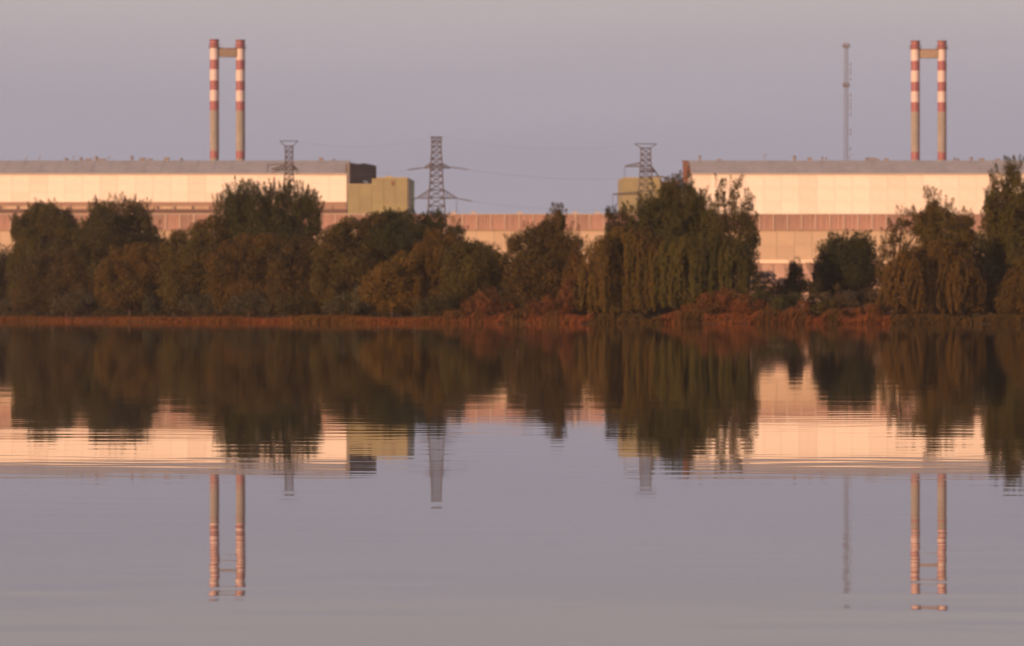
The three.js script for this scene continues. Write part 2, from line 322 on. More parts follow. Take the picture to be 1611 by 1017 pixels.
// ---------------------------------------------------------------- twin vent stacks
function stacks(label) {
  const D = 1500, t = thing('vent_stack_pair', label, 'chimney pair', [0, 0, -D], 'striped twin stacks behind the halls');
  const R = 1.62, sep = px(1482.5, D) - px(1440.5, D), Y = y => py(y, D);
  const seq = [[252, 240, 'red'], [240, 176.5, 'concrete'], [176.5, 161.5, 'red'], [161.5, 144.5, 'pale'], [144.5, 129.5, 'red'], [129.5, 112, 'pale'], [112, 96.5, 'red'], [96.5, 78.5, 'pale'], [78.5, 65, 'red']];
  for (const s of [-1, 1]) {
    const x = s * sep / 2;
    const shaft = part('stack_shaft', uvMetres(new THREE.CylinderGeometry(R, R * 1.02, Y(252) - GY, 28).translate(x, (GY + Y(252)) / 2, 0)), M.concrete, t);
    for (const [a, b, c] of seq) {
      const g = uvMetres(new THREE.CylinderGeometry(R, R, Y(b) - Y(a), 28, 1, c === 'red' && b === 65 ? true : false).translate(x, (Y(a) + Y(b)) / 2, 0));
      part(c === 'concrete' ? 'shaft_section' : 'painted_band', g, c === 'red' ? M.red : c === 'pale' ? M.paleBand : M.concrete, shaft);
    }
    const ring = [[R, Y(78)], [R + 0.55, Y(78)], [R + 0.55, Y(77)], [R, Y(77)], [R, Y(78)]].map(p => new THREE.Vector2(...p));
    part('platform', new THREE.LatheGeometry(ring, 28).translate(x, 0, 0), M.rust, t);
    part('top_ring', new THREE.LatheGeometry([[R - 0.2, Y(66.4)], [R + 0.16, Y(66.4)], [R + 0.16, Y(64.6)], [R - 0.2, Y(64.6)], [R - 0.2, Y(66.4)]].map(p => new THREE.Vector2(...p)), 28).translate(x, 0, 0), M.rust, t);
    const rail = [];
    for (let k = 0; k < 12; k++) { const a = k / 12 * 6.2832; rail.push(bar([x + Math.cos(a) * (R + 0.5), Y(77), Math.sin(a) * (R + 0.5)], [x + Math.cos(a) * (R + 0.5), Y(77) + 1.1, Math.sin(a) * (R + 0.5)], 0.04)); }
    rail.push(new THREE.TorusGeometry(R + 0.5, 0.05, 4, 24).rotateX(Math.PI / 2).translate(x, Y(77) + 1.1, 0));
    part('railing', rail.map(g => { const q = g.index ? g.toNonIndexed() : g; return q; }), M.rust, t);
    const lad = [bar([x + R * 0.6, Y(250), R * 0.86], [x + R * 0.6, Y(78), R * 0.86], 0.05), bar([x + R * 0.6 + 0.45, Y(250), R * 0.72], [x + R * 0.6 + 0.45, Y(78), R * 0.72], 0.05)];
    part('ladder', lad, M.rust, t);
  }
  const w = sep / 2 - R - 0.02;
  part('bridge', [box(-w, Y(92), -1.1, w, Y(79.5), 1.1)], M.bridge, t);
  part('bridge_rail', [box(-w, Y(79.5), 0.95, w, Y(78), 1.08), box(-w, Y(79.5), -1.08, w, Y(78), -0.95)], M.rust, t);
  for (let k = -2; k <= 2; k++) part('bridge_rib', box(k * 1.1 - 0.08, Y(91.8), 1.1, k * 1.1 + 0.08, Y(79.8), 1.18), M.brown, t);
  return t;
}
const pairL = stacks('pair of red and white striped stacks above the left hall roof');
const pairR = pairL.clone(); pairR.name = numbered('vent_stack_pair'); scene.add(pairR);
pairR.userData = { ...pairL.userData, label: 'pair of red and white striped stacks on the right, beside the slender mast' };
pairL.rotation.y = 0.3; pairL.position.set(px(357.5, 1500), 0, -1500); pairR.position.set(px(1461.5, 1500), 0.1, -1500); pairL.position.y = 0.5;

// ---------------------------------------------------------------- slender lattice mast
{
  const D = 1490, t = thing('lattice_mast', 'slender grey lattice mast rising behind the right hall roof', 'mast', [px(1331.5, D), GY, -D]);
  const H = py(71, D) - GY, w = 0.78, g = [], b = [], legs = [[-w, -0.35], [w, -0.35], [0, 0.7]];
  for (const [x, z] of legs) g.push(bar([x, 0, z], [x * 0.8, H, z * 0.8], 0.08, 5));
  part('mast_legs', g, M.mastSteel, t);
  const N = 54; for (let i = 0; i < N; i++) for (let k = 0; k < 3; k++) { const [ax, az] = legs[k], [bx, bz] = legs[(k + 1) % 3], y0 = i / N * H, y1 = (i + 1) / N * H; b.push(bar([ax, y0, az], [bx, y1, bz], 0.035), bar([ax, y0, az], [bx, y0, bz], 0.03)); }
  part('lattice', b, M.mastSteel, t);
  for (const [yp, s] of [[74, 1.5], [136, 1.35]]) {
    const y = py(yp, D) - GY;
    part('platform', [new THREE.CylinderGeometry(s * 0.6, s * 0.6, 0.3, 12).translate(0, y, 0), ...[0, 1, 2, 3, 4, 5].map(k => box(-0.12, -0.9, -0.12, 0.12, 0.9, 0.12).rotateY(k).translate(Math.cos(k * 1.047) * s * 0.7, y + 0.5, Math.sin(k * 1.047) * s * 0.7))], M.mastSteel, t);
    part('crossbar', [bar([-s * 1.35, y + 0.4, 0], [s * 1.35, y + 0.4, 0], 0.09)], M.mastSteel, t);
  }
  for (const yp of [102, 110, 116, 125, 150, 158, 165, 171, 180, 205, 211, 235]) { const y = py(yp, D) - GY; part('antenna', [bar([0.5, y, 0], [1.7, y + 0.1, 0], 0.06), box(1.55, y - 0.5, -0.12, 1.8, y + 0.7, 0.12)], M.mastSteel, t); }
  part('lightning_rod', bar([0, H, 0], [0, H + 1.6, 0], 0.05), M.mastSteel, t);
}
// ---------------------------------------------------------------- pylons and their cables
const DP = 1080;
function pylon(label, pc, spec) { // spec: half widths by photograph height, arms
  const t = thing('pylon', label, 'electricity pylon', [px(pc, DP), GY, -DP], 'lattice pylons before the halls');
  const K = DP / F, Y = y => py(y, DP) - GY, lv = spec.levels.map(([y, h]) => [Y(y), h * K]);
  const corner = (l, sx, sz) => [sx * l[1], l[0], sz * l[1]], legs = [], br = [];
  for (let i = 0; i < lv.length - 1; i++) {
    const a = lv[i], b = lv[i + 1];
    for (const sx of [-1, 1]) for (const sz of [-1, 1]) legs.push(bar(corner(a, sx, sz), corner(b, sx, sz), spec.leg ?? 0.16));
    for (const s of [-1, 1]) for (const [u, v] of [[-1, 1], [1, -1]]) {
      br.push(bar([u * a[1], a[0], s * a[1]], [v * b[1], b[0], s * b[1]], 0.075), bar([s * a[1], a[0], u * a[1]], [s * b[1], b[0], v * b[1]], 0.075));
    }
    for (const s of [-1, 1]) br.push(bar([-b[1], b[0], s * b[1]], [b[1], b[0], s * b[1]], 0.1), bar([s * b[1], b[0], -b[1]], [s * b[1], b[0], b[1]], 0.1));
  }
  part('tower_legs', legs, M.steel, t); part('lattice', br, M.steel, t);
  const tips = [];
  for (const [yb, hb, yt, xl, xr, depth] of spec.arms) { // a tapering lattice arm on each side of the body: base y, half body, apex y
    for (const tip of [xl, xr]) {
      if (tip === null) continue;
      const s = Math.sign(tip), x0 = s * hb * K, x1 = tip * K, yB = Y(yb), yT = Y(yt), g = [], z = depth ?? 0.9, n = 4;
      for (const q of [-z, z]) { g.push(bar([x0, yB, q], [x1, yB, q * 0.15], 0.13), bar([x0, yT, q], [x1, yB + 0.1, q * 0.15], 0.11)); }
      for (let k = 0; k < n; k++) { const u = k / n, v = (k + 1) / n, xa = lerp(x0, x1, u), xb = lerp(x0, x1, v), za = lerp(z, z * 0.15, u), zb = lerp(z, z * 0.15, v); for (const q of [-1, 1]) g.push(bar([xa, lerp(yT, yB, u), q * za], [xb, yB, q * zb], 0.07), bar([xa, yB, q * za], [xa, lerp(yT, yB, u), q * za], 0.07)); g.push(bar([xa, yB, -za], [xb, yB, zb], 0.07)); }
      part('cross_arm', g, M.steel, t);
      tips.push([x1, yB]);
    }
  }
  for (const [x0, y0, x1, y1, r] of spec.rods ?? []) part('insulator_string', [bar([x0 * K, Y(y0), 0], [x1 * K, Y(y1), 0.3], r ?? 0.13, 6), ...[0.2, 0.35, 0.5, 0.65, 0.8].map(u => new THREE.CylinderGeometry(0.3, 0.22, 0.12, 8).rotateZ(1.4).translate(lerp(x0, x1, u) * K, Y(lerp(y0, y1, u)), 0.3 * u))], M.glassInsulator, t);
  for (const [x0, y0, x1, y1] of spec.beams ?? []) part('top_beam', bar([x0 * K, Y(y0), 0], [x1 * K, Y(y1), 0], 0.11), M.steel, t);
  return t;
}
pylon('tallest lattice pylon, standing alone against the sky right of the olive annex', 686.5, {
  levels: [[503, 24], [420, 19], [370, 15.5], [340, 14], [324, 12.6], [311, 12], [299, 10.8], [288, 10], [277, 9.6], [267, 9.2], [259, 8.8], [250, 8.2], [240, 7.4], [231, 7.2], [223, 7.2], [216, 7.6]],
  arms: [[264.5, 9, 257, -20, 22], [312, 12, 299, -31, 32]],
  rods: [[-20, 264, -46, 267.5], [22, 263, 50, 267], [-31, 312, -40, 314, 0.1], [32, 312, 57, 317], [32, 313, 32, 336, 0.06]],
  beams: [[-8.5, 215.5, 8.5, 215.5], [-8.5, 216, -4, 226], [8.5, 216, 4, 226], [-11, 263.5, 11, 263.5], [-12, 261.5, 12, 261.5]],
});
pylon('lattice pylon in front of the bright left hall wall', 454.5, {
  levels: [[503, 19], [420, 15], [370, 12.5], [340, 11], [322, 10], [308, 9], [295, 8.6], [283, 7.6], [274, 6.4], [266, 6], [257, 6], [248, 5.6], [239, 5.6], [230, 6]],
  arms: [[267, 6, 259, -28, 14]], leg: 0.12,
  rods: [[-28, 272, -8, 266], [-33, 258, -33, 272, 0.06], [14, 267, 13, 274]],
  beams: [[-14, 222, 14, 222], [-14, 222, -5, 231], [14, 222, 5, 231], [-8, 262, 8, 262], [-33, 260, -8, 258]],
});
pylon('lattice pylon in front of the olive annex, left of the rusty post', 1016, {
  levels: [[503, 20], [420, 16], [370, 14], [340, 12.6], [325, 12], [313, 11.4], [301, 11], [290, 10], [279, 9.4], [270, 9], [261, 8.6], [252, 7.8], [243, 7.6], [233, 7.6]],
  arms: [[262, 9, 256, -33, null], [271, 9, 262, null, 16], [318, 12, 308, -14, 14], [306, 11, 302, -52, null]], leg: 0.13,
  rods: [[-33, 261, -33, 280, 0.06], [16, 271, 22, 281], [-52, 306, -52, 330, 0.06], [-44, 306, -44, 322, 0.06]],
  beams: [[-17, 226.5, 17, 226.5], [-17, 226.5, -7, 233], [17, 226.5, 7, 233], [-9, 269, 9, 269], [-9, 266, 9, 266]],
});
function cable(label, a, b, sag, rad = 0.025, n = 30) {
  const pts = []; for (let i = 0; i <= n; i++) { const t = i / n; pts.push([lerp(px(a[0], DP), px(b[0], DP), t), lerp(py(a[1], DP), py(b[1], DP), t) - sag * 4 * t * (1 - t), -DP + 0.3]); }
  const m = new THREE.Mesh(tube(pts, rad, n, 5), M.cable); m.name = numbered('power_cable'); m.castShadow = m.receiveShadow = true;
  m.userData = { label, category: 'cable', group: 'cables between the pylons' }; scene.add(m);
}
cable('upper thin sagging cable in the sky between the tallest and the right pylon', [736.5, 267], [983, 281], 1.0);
cable('lower thin sagging cable in the sky between the tallest and the right pylon', [743, 317], [964, 330], 0.8);
cable('thin topmost cable between the tops of the tallest and the right pylon', [694, 216], [1002, 227], 2.0, 0.014);
cable('thin cable from the left pylon top to the tallest pylon top', [467, 222], [679, 216], 2.0, 0.014);
cable('thin cable crossing above the olive annex between left and tallest pylon', [468, 274], [640, 268], 0.8);

// ---------------------------------------------------------------- trees, bushes, reeds
const leafMat = new THREE.MeshPhysicalMaterial({ color: C(1, 1, 1), vertexColors: true, roughness: 0.9, specularIntensity: 0.25, side: THREE.DoubleSide });
class Leaves {
  constructor(seed) { this.r = rng(seed); this.p = []; this.c = []; }
  leaf(x, y, z, nx, ny, nz, s, col, tall = 1) { // one small folded leaf spray: two triangles meeting at a rib
    const r = this.r; let ax = r() - 0.5, ay = (r() - 0.5) * tall, az = r() - 0.5;
    const d = ax * nx + ay * ny + az * nz; ax -= d * nx; ay -= d * ny; az -= d * nz;
    let l = Math.hypot(ax, ay, az) || 1; ax /= l; ay /= l; az /= l;
    const bx = ny * az - nz * ay, by = nz * ax - nx * az, bz = nx * ay - ny * ax, w = s * (0.32 + 0.2 * r());
    this.p.push(x - ax * s, y - ay * s, z - az * s, x + bx * w, y + by * w, z + bz * w, x + ax * s, y + ay * s, z + az * s);
    const k = 0.84 + 0.32 * r(), h = (r() - 0.5) * 0.14;
    for (let i = 0; i < 3; i++) this.c.push(col[0] * k * (1 + h), col[1] * k, col[2] * k * (1 - h));
  }
  mesh(name, parent) {
    const g = new THREE.BufferGeometry();
    g.setAttribute('position', new THREE.Float32BufferAttribute(this.p, 3)); g.setAttribute('color', new THREE.Float32BufferAttribute(this.c, 3)); g.computeVertexNormals();
    return part(name, g, leafMat, parent);
  }
}
let leafCount = 0;
const mix3 = (a, b, t) => [lerp(a[0], b[0], t), lerp(a[1], b[1], t), lerp(a[2], b[2], t)];
// a leafy ball of clumps: centre, radii; clumps sit on it like a cauliflower
function lobe(L, cx, cy, cz, rx, ry, rz, o) {
  const r = L.r, subs = [[cx, cy, cz, rx * 0.78, ry * 0.78, rz * 0.78, 0.75]];
  const n = o.clumps ?? Math.round(lerp(11, 16, r()));
  for (let k = 0; k < n; k++) {
    const a = r() * 6.2832, u = r() * 1.75 - 0.75, q = Math.sqrt(Math.max(0, 1 - u * u)), f = lerp(0.26, 0.5, r());
    subs.push([cx + Math.cos(a) * q * rx * (1 - f * 0.8), cy + u * ry * (1 - f * 0.8), cz + Math.sin(a) * q * rz * (1 - f * 0.8), rx * f, ry * f * lerp(0.8, 1.1, r()), rz * f, 1]);
  }
  for (const [sx, sy, sz, a, b, c, dens] of subs) {
    const tone = r() * 0.9, col = mix3(mix3(o.col, o.col2, tone * (o.mix ?? 0.8)), [o.col[0] * 1.1, o.col[1] * 1.1, o.col[2] * 1.1], r() * 0.5);
    const m = Math.round(a * b * 12.57 * (o.density ?? 20) * dens * 0.62);
    for (let i = 0; i < m; i++) {
      const th = r() * 6.2832, u = r() * 2 - 1, q = Math.sqrt(1 - u * u), rad = 0.6 + 0.48 * Math.sqrt(r()) + (r() < 0.06 ? 0.12 : 0);
      const dx = Math.cos(th) * q, dy = u, dz = Math.sin(th) * q;
      let nx = dx + (r() - 0.5) * 1.05, ny = dy + (r() - 0.5) * 1.05 + 0.1, nz = dz + (r() - 0.5) * 1.05; const l = Math.hypot(nx, ny, nz); nx /= l; ny /= l; nz /= l;
      L.leaf(sx + dx * a * rad, sy + dy * b * rad, sz + dz * c * rad, nx, ny, nz, o.size * lerp(0.75, 1.3, r()), col);
    }
  }
  if (o.shoots) for (let k = 0; k < o.shoots; k++) { // upright leafy shoots on top
    const a = r() * 6.2832, q = Math.sqrt(r()) * 0.95, bx = cx + Math.cos(a) * q * rx, bz = cz + Math.sin(a) * q * rz, by = cy + ry * Math.sqrt(Math.max(0, 1 - q * q)) * 0.85;
    const len = o.shootLen * lerp(0.5, 1.25, r()), lx = (Math.cos(a) * q * 0.45 + (r() - 0.5) * 0.3), lz = Math.sin(a) * q * 0.45, m = Math.round(len * 55), col = mix3(o.col, o.col2, r());
    for (let i = 0; i < m; i++) { const t = r(), w = 0.3 * (1.1 - t) + 0.07; L.leaf(bx + lx * len * t + (r() - 0.5) * 2 * w, by + len * t, bz + lz * len * t + (r() - 0.5) * 2 * w, r() - 0.5, r() * 0.6, r() - 0.2, o.size * 0.8, col, 2.5); }
  }
}
// hanging willow curtains from a dome
function curtains(L, cx, cy, cz, rx, ry, rz, floor, o) {
  const r = L.r, n = Math.round(rx * rz * 20);
  for (let k = 0; k < n; k++) {
    const a = r() * 6.2832, q = Math.pow(r(), 0.33), x = cx + Math.cos(a) * q * rx, z = cz + Math.sin(a) * q * rz, y = cy + ry * Math.sqrt(Math.max(0, 1 - q * q)) * lerp(0.4, 0.95, r());
    const bundle = 0.8 * Math.sin(x * 1.3 + 2.2 * Math.sin(z * 1.1 + cx)) + 0.7 * Math.sin(x * 0.55 + 1.7 * z + cz), low = floor + lerp(0.1, 0.55, r() * r()) * (y - floor) * (bundle > 0.3 ? 0.6 : 0.95), len = y - low;
    const col = mix3(o.col, o.col2, Math.min(1, Math.max(0, bundle * 0.12 + 0.45 + (r() - 0.5) * 0.9)));
    const m = Math.round(len * 10), sx = (r() - 0.5) * 0.6, ox = Math.cos(a) * lerp(0.3, 1.1, r()), oz = Math.sin(a) * lerp(0.3, 1.1, r()), wav = r() * 6.28, wam = 0.1 + 0.22 * r();
    for (let i = 0; i < m; i++) { const t = r(), bow = Math.sin(Math.min(1, t * 2.2) * 1.57); L.leaf(x + ox * bow + sx * t * t + wam * Math.sin(wav + t * 5) + (r() - 0.5) * 0.26, y - len * t, z + oz * bow + (r() - 0.5) * 0.22, Math.cos(a) * 0.7 + r() - 0.5, (r() - 0.5) * 0.4, Math.sin(a) * 0.7 + r() - 0.5 + 0.3, o.size * lerp(0.9, 1.5, r()), col, 6); }
  }
}
let seedCount = 1000;
function tree(name, label, category, x, off, lobes, o) {
  const d = shore(x) + off, K = d / F, bx = px(x, d), by = rise(off, x / 20, off), seed = seedCount++;
  const t = thing(name, label, category, [bx, by - 0.1, -d], o.group), L = new Leaves(seed), r = L.r;
  const at = (p, q) => [px(p, d) - bx, py(q, d) - by + 0.1];
  const limbs = [], rmax = (o.trunk ?? 0.24);
  let top = 0; const cs = [];
  const all = lobes.map(l => [...l]);
  if (!o.weeping && o.trunk !== 0.08 && !o.open) for (const [lx, ly, rx, ry] of lobes) for (let y = ly + ry * 0.95, w = Math.max(rx, 14); y < (o.foot ?? 472); y += Math.max(ry, 20) * 0.95) all.push([lx + (r() - 0.5) * w * 0.5, Math.max(y, o.bare ?? 0), w, Math.max(ry, 20), 0.55]);
  for (const [lx, ly, rx, ry, thin] of all) {
    const [X, Y] = at(lx, ly), RX = rx * K, RY = ry * K, RZ = (RX + RY) / 2 * 0.9, Z = thin ? -RX * (0.5 + 0.6 * r()) : (r() - 0.2) * RX * (o.deep ?? 1.3);
    cs.push([X, Y, Z, RX, RY, RZ]); top = Math.max(top, Y);
    if (o.weeping) { lobe(L, X, Y, Z, RX, RY, RZ, { ...o, density: (o.density ?? 20) }); curtains(L, X, Y, Z, RX * 1.02, RY, RZ, o.floor ?? 0.4, o); }
    else lobe(L, X, Y, Z, RX * 1.05, RY * 1.05, RZ, thin ? { ...o, shoots: 0, density: (o.density ?? 20) * thin } : o);
  }
  if (o.trunk !== 0) {
    const fork = top * 0.34, lean = (r() - 0.5) * 0.5;
    const tr = [bar([0, 0, 0], [lean * 0.4, fork * 0.5, 0], rmax, 9, rmax * 0.85), bar([lean * 0.4, fork * 0.5, 0], [lean, fork, 0], rmax * 0.85, 9, rmax * 0.7)];
    for (const [X, Y, Z] of cs.slice(0, lobes.length)) { const mid = [lerp(lean, X, 0.45), lerp(fork, Y, 0.6), Z * 0.4], e = [X, Y, Z]; if (Y < fork) { limbs.push(bar([lean * 0.3, fork * 0.3, 0], e, rmax * 0.4, 6, rmax * 0.1)); continue; } limbs.push(bar([lean, fork, 0], mid, rmax * 0.55, 7, rmax * 0.32), bar(mid, e, rmax * 0.32, 6, rmax * 0.08)); for (let k = 0; k < 3; k++) limbs.push(bar(mid, [X + (r() - 0.5) * 2.2, Y + r() * 1.4, Z + (r() - 0.5) * 2.2], rmax * 0.18, 5, 0.02)); }
    part('trunk', tr, M.bark, t); part('branches', limbs, M.bark, t);
  }
  leafCount += L.p.length / 9;
  L.mesh('crown', t);
  return t;
}
// leaf colours (linear)
const dim = (o, k) => Object.fromEntries(Object.entries(o).map(([n, c]) => [n, c.map((v, i) => v * k[i])]));
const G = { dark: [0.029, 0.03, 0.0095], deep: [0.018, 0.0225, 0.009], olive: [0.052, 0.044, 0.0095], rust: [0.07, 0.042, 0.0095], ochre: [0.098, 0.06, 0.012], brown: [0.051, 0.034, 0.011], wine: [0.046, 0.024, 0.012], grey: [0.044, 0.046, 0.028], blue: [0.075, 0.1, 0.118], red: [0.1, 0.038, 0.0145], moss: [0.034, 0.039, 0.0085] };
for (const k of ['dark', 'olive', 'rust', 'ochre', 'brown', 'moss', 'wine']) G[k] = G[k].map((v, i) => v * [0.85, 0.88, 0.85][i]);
const base = { size: 0.22, density: 34 };
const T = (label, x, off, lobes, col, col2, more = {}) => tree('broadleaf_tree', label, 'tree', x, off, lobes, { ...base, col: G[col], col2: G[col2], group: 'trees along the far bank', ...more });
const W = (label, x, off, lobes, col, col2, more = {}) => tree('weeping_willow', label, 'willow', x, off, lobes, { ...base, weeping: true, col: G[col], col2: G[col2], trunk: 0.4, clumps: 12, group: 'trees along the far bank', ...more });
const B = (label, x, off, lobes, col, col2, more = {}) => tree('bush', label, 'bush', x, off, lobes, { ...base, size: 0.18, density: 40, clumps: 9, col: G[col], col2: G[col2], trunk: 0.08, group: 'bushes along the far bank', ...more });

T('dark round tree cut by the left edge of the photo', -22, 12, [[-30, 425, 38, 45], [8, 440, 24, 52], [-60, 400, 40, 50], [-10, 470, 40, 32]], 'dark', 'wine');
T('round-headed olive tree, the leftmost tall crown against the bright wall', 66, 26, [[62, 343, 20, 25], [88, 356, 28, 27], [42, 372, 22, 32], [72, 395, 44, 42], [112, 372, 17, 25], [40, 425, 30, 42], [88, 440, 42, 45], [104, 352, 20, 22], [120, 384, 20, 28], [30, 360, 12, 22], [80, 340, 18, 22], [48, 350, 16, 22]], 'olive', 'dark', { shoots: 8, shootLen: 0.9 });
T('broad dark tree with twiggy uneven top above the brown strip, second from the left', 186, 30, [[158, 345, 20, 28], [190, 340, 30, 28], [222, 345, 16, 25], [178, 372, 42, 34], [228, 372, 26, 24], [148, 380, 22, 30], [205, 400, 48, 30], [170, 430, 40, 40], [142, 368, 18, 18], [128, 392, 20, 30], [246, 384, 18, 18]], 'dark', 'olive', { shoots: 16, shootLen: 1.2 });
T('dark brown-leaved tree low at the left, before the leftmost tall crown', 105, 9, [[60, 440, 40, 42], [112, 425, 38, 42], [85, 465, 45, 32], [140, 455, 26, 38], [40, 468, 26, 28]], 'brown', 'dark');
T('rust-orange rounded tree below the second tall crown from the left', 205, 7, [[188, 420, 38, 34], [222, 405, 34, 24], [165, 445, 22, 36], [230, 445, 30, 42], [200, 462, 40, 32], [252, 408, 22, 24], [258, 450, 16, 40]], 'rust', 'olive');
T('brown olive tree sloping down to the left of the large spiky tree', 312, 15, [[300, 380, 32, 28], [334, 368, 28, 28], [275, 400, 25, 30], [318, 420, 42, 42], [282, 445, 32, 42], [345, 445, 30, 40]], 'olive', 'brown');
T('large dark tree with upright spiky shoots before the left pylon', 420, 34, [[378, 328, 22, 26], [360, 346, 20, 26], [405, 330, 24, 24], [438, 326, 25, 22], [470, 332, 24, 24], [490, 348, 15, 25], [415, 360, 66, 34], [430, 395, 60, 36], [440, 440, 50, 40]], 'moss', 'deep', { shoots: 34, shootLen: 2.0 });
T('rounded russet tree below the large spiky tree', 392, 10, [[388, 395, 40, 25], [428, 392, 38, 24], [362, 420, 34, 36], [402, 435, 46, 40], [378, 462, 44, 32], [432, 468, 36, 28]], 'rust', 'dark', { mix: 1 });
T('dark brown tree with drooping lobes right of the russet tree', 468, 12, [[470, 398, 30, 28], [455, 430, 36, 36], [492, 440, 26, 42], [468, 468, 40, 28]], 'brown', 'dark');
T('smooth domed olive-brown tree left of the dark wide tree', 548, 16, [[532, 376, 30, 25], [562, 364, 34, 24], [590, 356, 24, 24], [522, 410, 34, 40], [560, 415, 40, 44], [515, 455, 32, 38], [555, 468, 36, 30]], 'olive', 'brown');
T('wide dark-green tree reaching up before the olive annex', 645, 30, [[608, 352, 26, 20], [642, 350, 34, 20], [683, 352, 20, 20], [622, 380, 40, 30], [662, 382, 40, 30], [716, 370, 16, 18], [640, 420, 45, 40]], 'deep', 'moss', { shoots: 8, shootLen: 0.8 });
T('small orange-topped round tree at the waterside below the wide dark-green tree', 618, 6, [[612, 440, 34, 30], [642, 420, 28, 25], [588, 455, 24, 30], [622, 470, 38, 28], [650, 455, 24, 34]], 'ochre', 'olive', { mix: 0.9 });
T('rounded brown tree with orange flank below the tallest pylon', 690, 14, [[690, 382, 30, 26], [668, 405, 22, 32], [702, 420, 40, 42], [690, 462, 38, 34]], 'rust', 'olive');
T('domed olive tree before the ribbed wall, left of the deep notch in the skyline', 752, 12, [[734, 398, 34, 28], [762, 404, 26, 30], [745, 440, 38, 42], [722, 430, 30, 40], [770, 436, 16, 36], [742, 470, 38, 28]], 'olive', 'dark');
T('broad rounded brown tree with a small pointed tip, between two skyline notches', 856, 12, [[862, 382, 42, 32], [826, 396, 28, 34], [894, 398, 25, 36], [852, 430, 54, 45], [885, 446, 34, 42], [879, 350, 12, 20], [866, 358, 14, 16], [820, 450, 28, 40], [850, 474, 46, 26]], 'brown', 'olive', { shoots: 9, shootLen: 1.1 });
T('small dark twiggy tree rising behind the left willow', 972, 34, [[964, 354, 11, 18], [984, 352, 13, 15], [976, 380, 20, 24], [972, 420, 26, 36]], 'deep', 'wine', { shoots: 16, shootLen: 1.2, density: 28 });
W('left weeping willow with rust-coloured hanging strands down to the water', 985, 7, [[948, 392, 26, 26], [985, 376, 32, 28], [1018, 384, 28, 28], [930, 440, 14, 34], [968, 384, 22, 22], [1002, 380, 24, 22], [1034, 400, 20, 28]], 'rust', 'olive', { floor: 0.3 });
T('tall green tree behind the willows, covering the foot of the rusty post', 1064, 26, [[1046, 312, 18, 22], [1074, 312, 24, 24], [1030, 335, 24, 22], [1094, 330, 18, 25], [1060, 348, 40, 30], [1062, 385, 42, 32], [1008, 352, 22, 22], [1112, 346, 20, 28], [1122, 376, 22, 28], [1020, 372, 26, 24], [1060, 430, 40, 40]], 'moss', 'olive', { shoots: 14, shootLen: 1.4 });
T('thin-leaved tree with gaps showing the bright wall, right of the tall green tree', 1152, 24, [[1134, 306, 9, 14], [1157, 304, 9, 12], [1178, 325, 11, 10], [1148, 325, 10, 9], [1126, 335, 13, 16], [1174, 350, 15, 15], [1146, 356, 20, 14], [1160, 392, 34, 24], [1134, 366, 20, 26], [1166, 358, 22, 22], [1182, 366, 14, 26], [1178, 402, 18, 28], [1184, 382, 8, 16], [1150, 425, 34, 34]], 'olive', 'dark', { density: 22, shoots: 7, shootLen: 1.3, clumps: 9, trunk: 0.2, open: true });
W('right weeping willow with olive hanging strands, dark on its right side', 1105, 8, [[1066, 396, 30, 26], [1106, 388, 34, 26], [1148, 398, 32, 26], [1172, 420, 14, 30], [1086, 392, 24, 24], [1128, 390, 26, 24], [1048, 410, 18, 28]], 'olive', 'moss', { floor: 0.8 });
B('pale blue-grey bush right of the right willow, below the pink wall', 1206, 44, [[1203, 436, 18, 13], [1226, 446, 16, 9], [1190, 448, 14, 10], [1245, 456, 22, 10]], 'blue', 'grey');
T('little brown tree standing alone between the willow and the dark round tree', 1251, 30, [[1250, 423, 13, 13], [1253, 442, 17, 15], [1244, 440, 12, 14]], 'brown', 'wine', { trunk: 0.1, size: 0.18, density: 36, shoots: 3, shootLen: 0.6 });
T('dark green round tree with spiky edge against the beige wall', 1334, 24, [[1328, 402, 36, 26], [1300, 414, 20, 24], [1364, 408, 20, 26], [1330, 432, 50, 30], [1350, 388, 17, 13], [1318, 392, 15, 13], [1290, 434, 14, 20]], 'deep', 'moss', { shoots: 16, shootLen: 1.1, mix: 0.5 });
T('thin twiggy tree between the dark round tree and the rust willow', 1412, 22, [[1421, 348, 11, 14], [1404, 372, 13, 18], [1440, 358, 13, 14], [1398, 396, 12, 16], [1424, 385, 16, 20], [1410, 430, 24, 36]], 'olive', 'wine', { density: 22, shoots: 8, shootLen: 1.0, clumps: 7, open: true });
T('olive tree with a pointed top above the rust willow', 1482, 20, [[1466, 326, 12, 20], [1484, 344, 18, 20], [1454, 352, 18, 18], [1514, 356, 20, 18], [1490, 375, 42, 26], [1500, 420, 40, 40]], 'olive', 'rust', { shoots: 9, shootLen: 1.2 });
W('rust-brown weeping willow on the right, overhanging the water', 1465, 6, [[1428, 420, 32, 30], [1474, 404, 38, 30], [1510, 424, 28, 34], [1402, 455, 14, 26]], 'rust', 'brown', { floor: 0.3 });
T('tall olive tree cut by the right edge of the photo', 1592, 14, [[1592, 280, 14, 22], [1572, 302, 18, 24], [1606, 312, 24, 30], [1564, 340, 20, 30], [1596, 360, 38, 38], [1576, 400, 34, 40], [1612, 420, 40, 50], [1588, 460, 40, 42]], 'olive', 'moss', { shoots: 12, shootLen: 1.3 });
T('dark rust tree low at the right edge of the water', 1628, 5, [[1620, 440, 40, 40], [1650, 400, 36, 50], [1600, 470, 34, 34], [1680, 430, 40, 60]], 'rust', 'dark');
T('dark hollow tree between the rust willow and the right edge tree', 1548, 10, [[1546, 410, 16, 40], [1552, 455, 22, 42], [1540, 475, 20, 30]], 'deep', 'olive', { trunk: 0.15 });
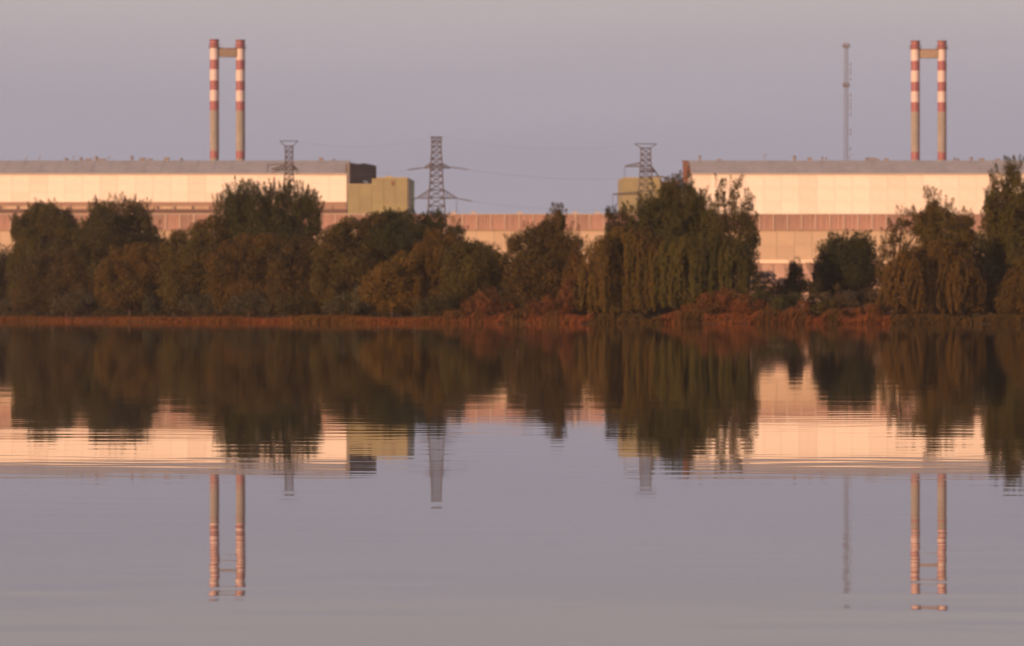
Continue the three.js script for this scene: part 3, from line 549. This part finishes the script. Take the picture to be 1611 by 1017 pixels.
T('pale brown wide tree rising behind the red reeds at the centre right of the notch', 905, 9, [[905, 425, 18, 30], [912, 455, 22, 40], [898, 470, 22, 32]], 'rust', 'wine', { trunk: 0.14 });
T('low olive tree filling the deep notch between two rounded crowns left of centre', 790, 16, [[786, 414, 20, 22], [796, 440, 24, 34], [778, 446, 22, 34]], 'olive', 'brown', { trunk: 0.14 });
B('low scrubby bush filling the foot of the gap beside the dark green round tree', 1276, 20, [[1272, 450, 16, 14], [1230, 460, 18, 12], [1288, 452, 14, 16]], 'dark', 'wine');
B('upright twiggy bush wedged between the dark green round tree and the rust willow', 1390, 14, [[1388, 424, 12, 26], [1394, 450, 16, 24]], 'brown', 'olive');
// bushes at the waterside
B('grey-green bush at the water below the leftmost tall crown', 38, 4, [[30, 478, 22, 18], [55, 474, 20, 19], [8, 484, 18, 14]], 'grey', 'dark');
B('grey-green rounded bush below the dark brown-leaved tree', 112, 4, [[108, 478, 24, 17], [130, 474, 18, 20], [90, 484, 14, 12]], 'grey', 'brown');
B('dark bush below the rust-orange rounded tree', 185, 4, [[178, 482, 24, 15], [205, 484, 18, 13]], 'dark', 'grey');
B('bluish dark bush at the water in the gap right of the rust-orange tree', 242, 4, [[236, 476, 13, 20], [252, 482, 12, 15]], 'deep', 'grey');
B('grey bush at the water below the brown olive tree', 318, 4, [[302, 480, 22, 17], [330, 478, 22, 18], [350, 484, 14, 12]], 'grey', 'deep');
B('wide bluish-grey bush below the rounded russet tree', 388, 4, [[372, 480, 22, 16], [398, 476, 24, 18], [424, 482, 20, 14]], 'grey', 'deep');
B('dark olive bush below the drooping brown tree', 464, 4, [[452, 480, 20, 16], [482, 478, 20, 18]], 'dark', 'olive');
B('grey-green leaning bush below the domed olive-brown tree', 552, 4, [[540, 478, 20, 17], [566, 470, 20, 22], [520, 484, 16, 12]], 'grey', 'moss');
B('dark bush under the rounded brown tree with orange flank', 690, 4, [[676, 478, 20, 18], [704, 478, 20, 18]], 'deep', 'brown');
B('reddish bush at the water below the deep skyline notch', 762, 4, [[744, 482, 20, 20], [770, 476, 22, 25], [792, 484, 18, 18]], 'red', 'brown', { mix: 0.9 });
B('wine-red bush left of the left weeping willow', 884, 4, [[868, 484, 20, 20], [892, 470, 14, 34], [845, 488, 18, 16]], 'red', 'wine', { mix: 1 });
B('large red-brown bush right of the right weeping willow', 1128, 4, [[1108, 482, 26, 22], [1140, 474, 26, 24], [1082, 492, 16, 14]], 'red', 'olive', { mix: 0.8 });
B('red-orange bush below the pale blue-grey bush', 1188, 4.5, [[1176, 476, 24, 22], [1200, 486, 18, 17], [1164, 490, 16, 14]], 'red', 'rust');
B('olive mossy bush left of the small red bush', 1226, 5, [[1222, 480, 22, 20], [1246, 474, 18, 14], [1200, 466, 18, 10]], 'moss', 'grey');
B('small red bush below the little brown tree', 1256, 3.5, [[1250, 492, 20, 13], [1264, 482, 12, 12]], 'red', 'rust', { mix: 0.5 });
B('olive round bush between two red bushes below the dark round tree', 1294, 3.5, [[1290, 490, 22, 18], [1310, 486, 14, 16]], 'moss', 'rust');
B('grey-green low bush along the foot of the dark round tree', 1340, 6, [[1330, 472, 26, 15], [1362, 466, 24, 14], [1388, 470, 18, 18]], 'grey', 'wine');
B('orange-red bush at the water below the grey-green low bush', 1352, 3, [[1334, 494, 22, 13], [1362, 492, 24, 15], [1388, 496, 16, 11]], 'red', 'ochre', { mix: 0.7 });
// reeds: nobody could count them
function reeds(label, p0, p1, hm, n, cA, cB, seed, s0 = 0.2, s1 = 2.6) {
  const r = rng(seed), pos = [], col = [], patchy = noiseTile(64, 14, seed);
  for (let i = 0; i < n; i++) {
    const p = lerp(p0, p1, r()), s = lerp(s0, s1, r()), d = shore(p) + s, v = patchy[(Math.floor((p - p0) / (p1 - p0) * 63)) * 64 + 5];
    if (r() > 0.3 + v) continue;
    const x = px(p, d), y = Math.max(-0.1, rise(s, p / 20, s)) - 0.1, h = hm * lerp(0.55, 1.15, r()) * (0.6 + 0.7 * v), w = 0.035 + 0.05 * r(), lx = (r() - 0.5) * h * 0.4, lz = (r() - 0.5) * h * 0.4, a = r() * 3.14, ca = Math.cos(a) * w, sa = Math.sin(a) * w;
    const c = mix3(cA, cB, Math.min(1, Math.max(0, v + (r() - 0.5) * 0.7)));
    pos.push(x - ca, y, -d - sa, x + ca, y, -d + sa, x + lx, y + h, -d + lz, x + lx * 0.35 - sa * 3.2, y + h * 0.62, -d + lz * 0.3 - ca * 3, x + lx * 0.3, y + h * 0.45, -d + lz * 0.3, x + lx * 0.9 + sa * 4, y + h * 1.02, -d + lz * 0.9);
    for (let k = 0; k < 6; k++) col.push(...c);
  }
  const g = new THREE.BufferGeometry(); g.setAttribute('position', new THREE.Float32BufferAttribute(pos, 3)); g.setAttribute('color', new THREE.Float32BufferAttribute(col, 3)); g.computeVertexNormals();
  const m = new THREE.Mesh(g, leafMat); m.name = numbered('reed_bed'); m.castShadow = m.receiveShadow = true; m.userData = { label, category: 'reeds', kind: 'stuff' }; scene.add(m);
}
reeds('thin strip of red reeds along the water on the left', -160, 720, 0.68, 30000, [0.13, 0.042, 0.015], G.rust, 401, -0.5, 1.8);
reeds('red-brown reeds at the water below the middle trees', 700, 930, 1.1, 9000, [0.12, 0.04, 0.015], G.brown, 402, -0.4, 2.6);
reeds('tall red reeds at the water right of the willows', 1040, 1410, 1.2, 14000, [0.125, 0.042, 0.015], G.brown, 403, -0.4, 2.6);
reeds('low brown reeds at the water below the willows', 925, 1045, 0.8, 4000, G.rust, G.brown, 405, -0.5, 2.4);
reeds('low brown reeds at the water below the right trees', 1400, 1760, 0.8, 8000, G.rust, G.brown, 404, -0.5, 2.4);
{ // undergrowth between the trees: one leafy mass along the bank
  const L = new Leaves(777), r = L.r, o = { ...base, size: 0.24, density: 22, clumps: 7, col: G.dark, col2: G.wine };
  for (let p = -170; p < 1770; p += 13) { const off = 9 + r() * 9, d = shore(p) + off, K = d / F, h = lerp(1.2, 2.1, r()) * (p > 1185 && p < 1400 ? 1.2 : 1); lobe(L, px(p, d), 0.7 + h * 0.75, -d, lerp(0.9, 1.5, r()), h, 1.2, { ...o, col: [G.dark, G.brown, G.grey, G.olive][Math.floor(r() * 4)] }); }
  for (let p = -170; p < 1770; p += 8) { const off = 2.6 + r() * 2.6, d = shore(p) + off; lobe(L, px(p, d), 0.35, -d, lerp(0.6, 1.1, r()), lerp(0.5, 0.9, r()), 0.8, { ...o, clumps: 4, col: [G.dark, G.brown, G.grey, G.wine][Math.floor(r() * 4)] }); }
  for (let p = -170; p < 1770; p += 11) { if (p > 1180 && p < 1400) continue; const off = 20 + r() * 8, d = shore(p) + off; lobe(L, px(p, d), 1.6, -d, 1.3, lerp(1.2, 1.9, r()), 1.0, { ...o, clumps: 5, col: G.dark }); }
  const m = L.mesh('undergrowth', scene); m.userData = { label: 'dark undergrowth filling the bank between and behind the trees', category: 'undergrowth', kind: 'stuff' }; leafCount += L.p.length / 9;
}
console.log('leaves', leafCount);

scene.fog = new THREE.FogExp2(C(0.7, 0.68, 0.72), 0.00006);
renderer.render(scene, camera);
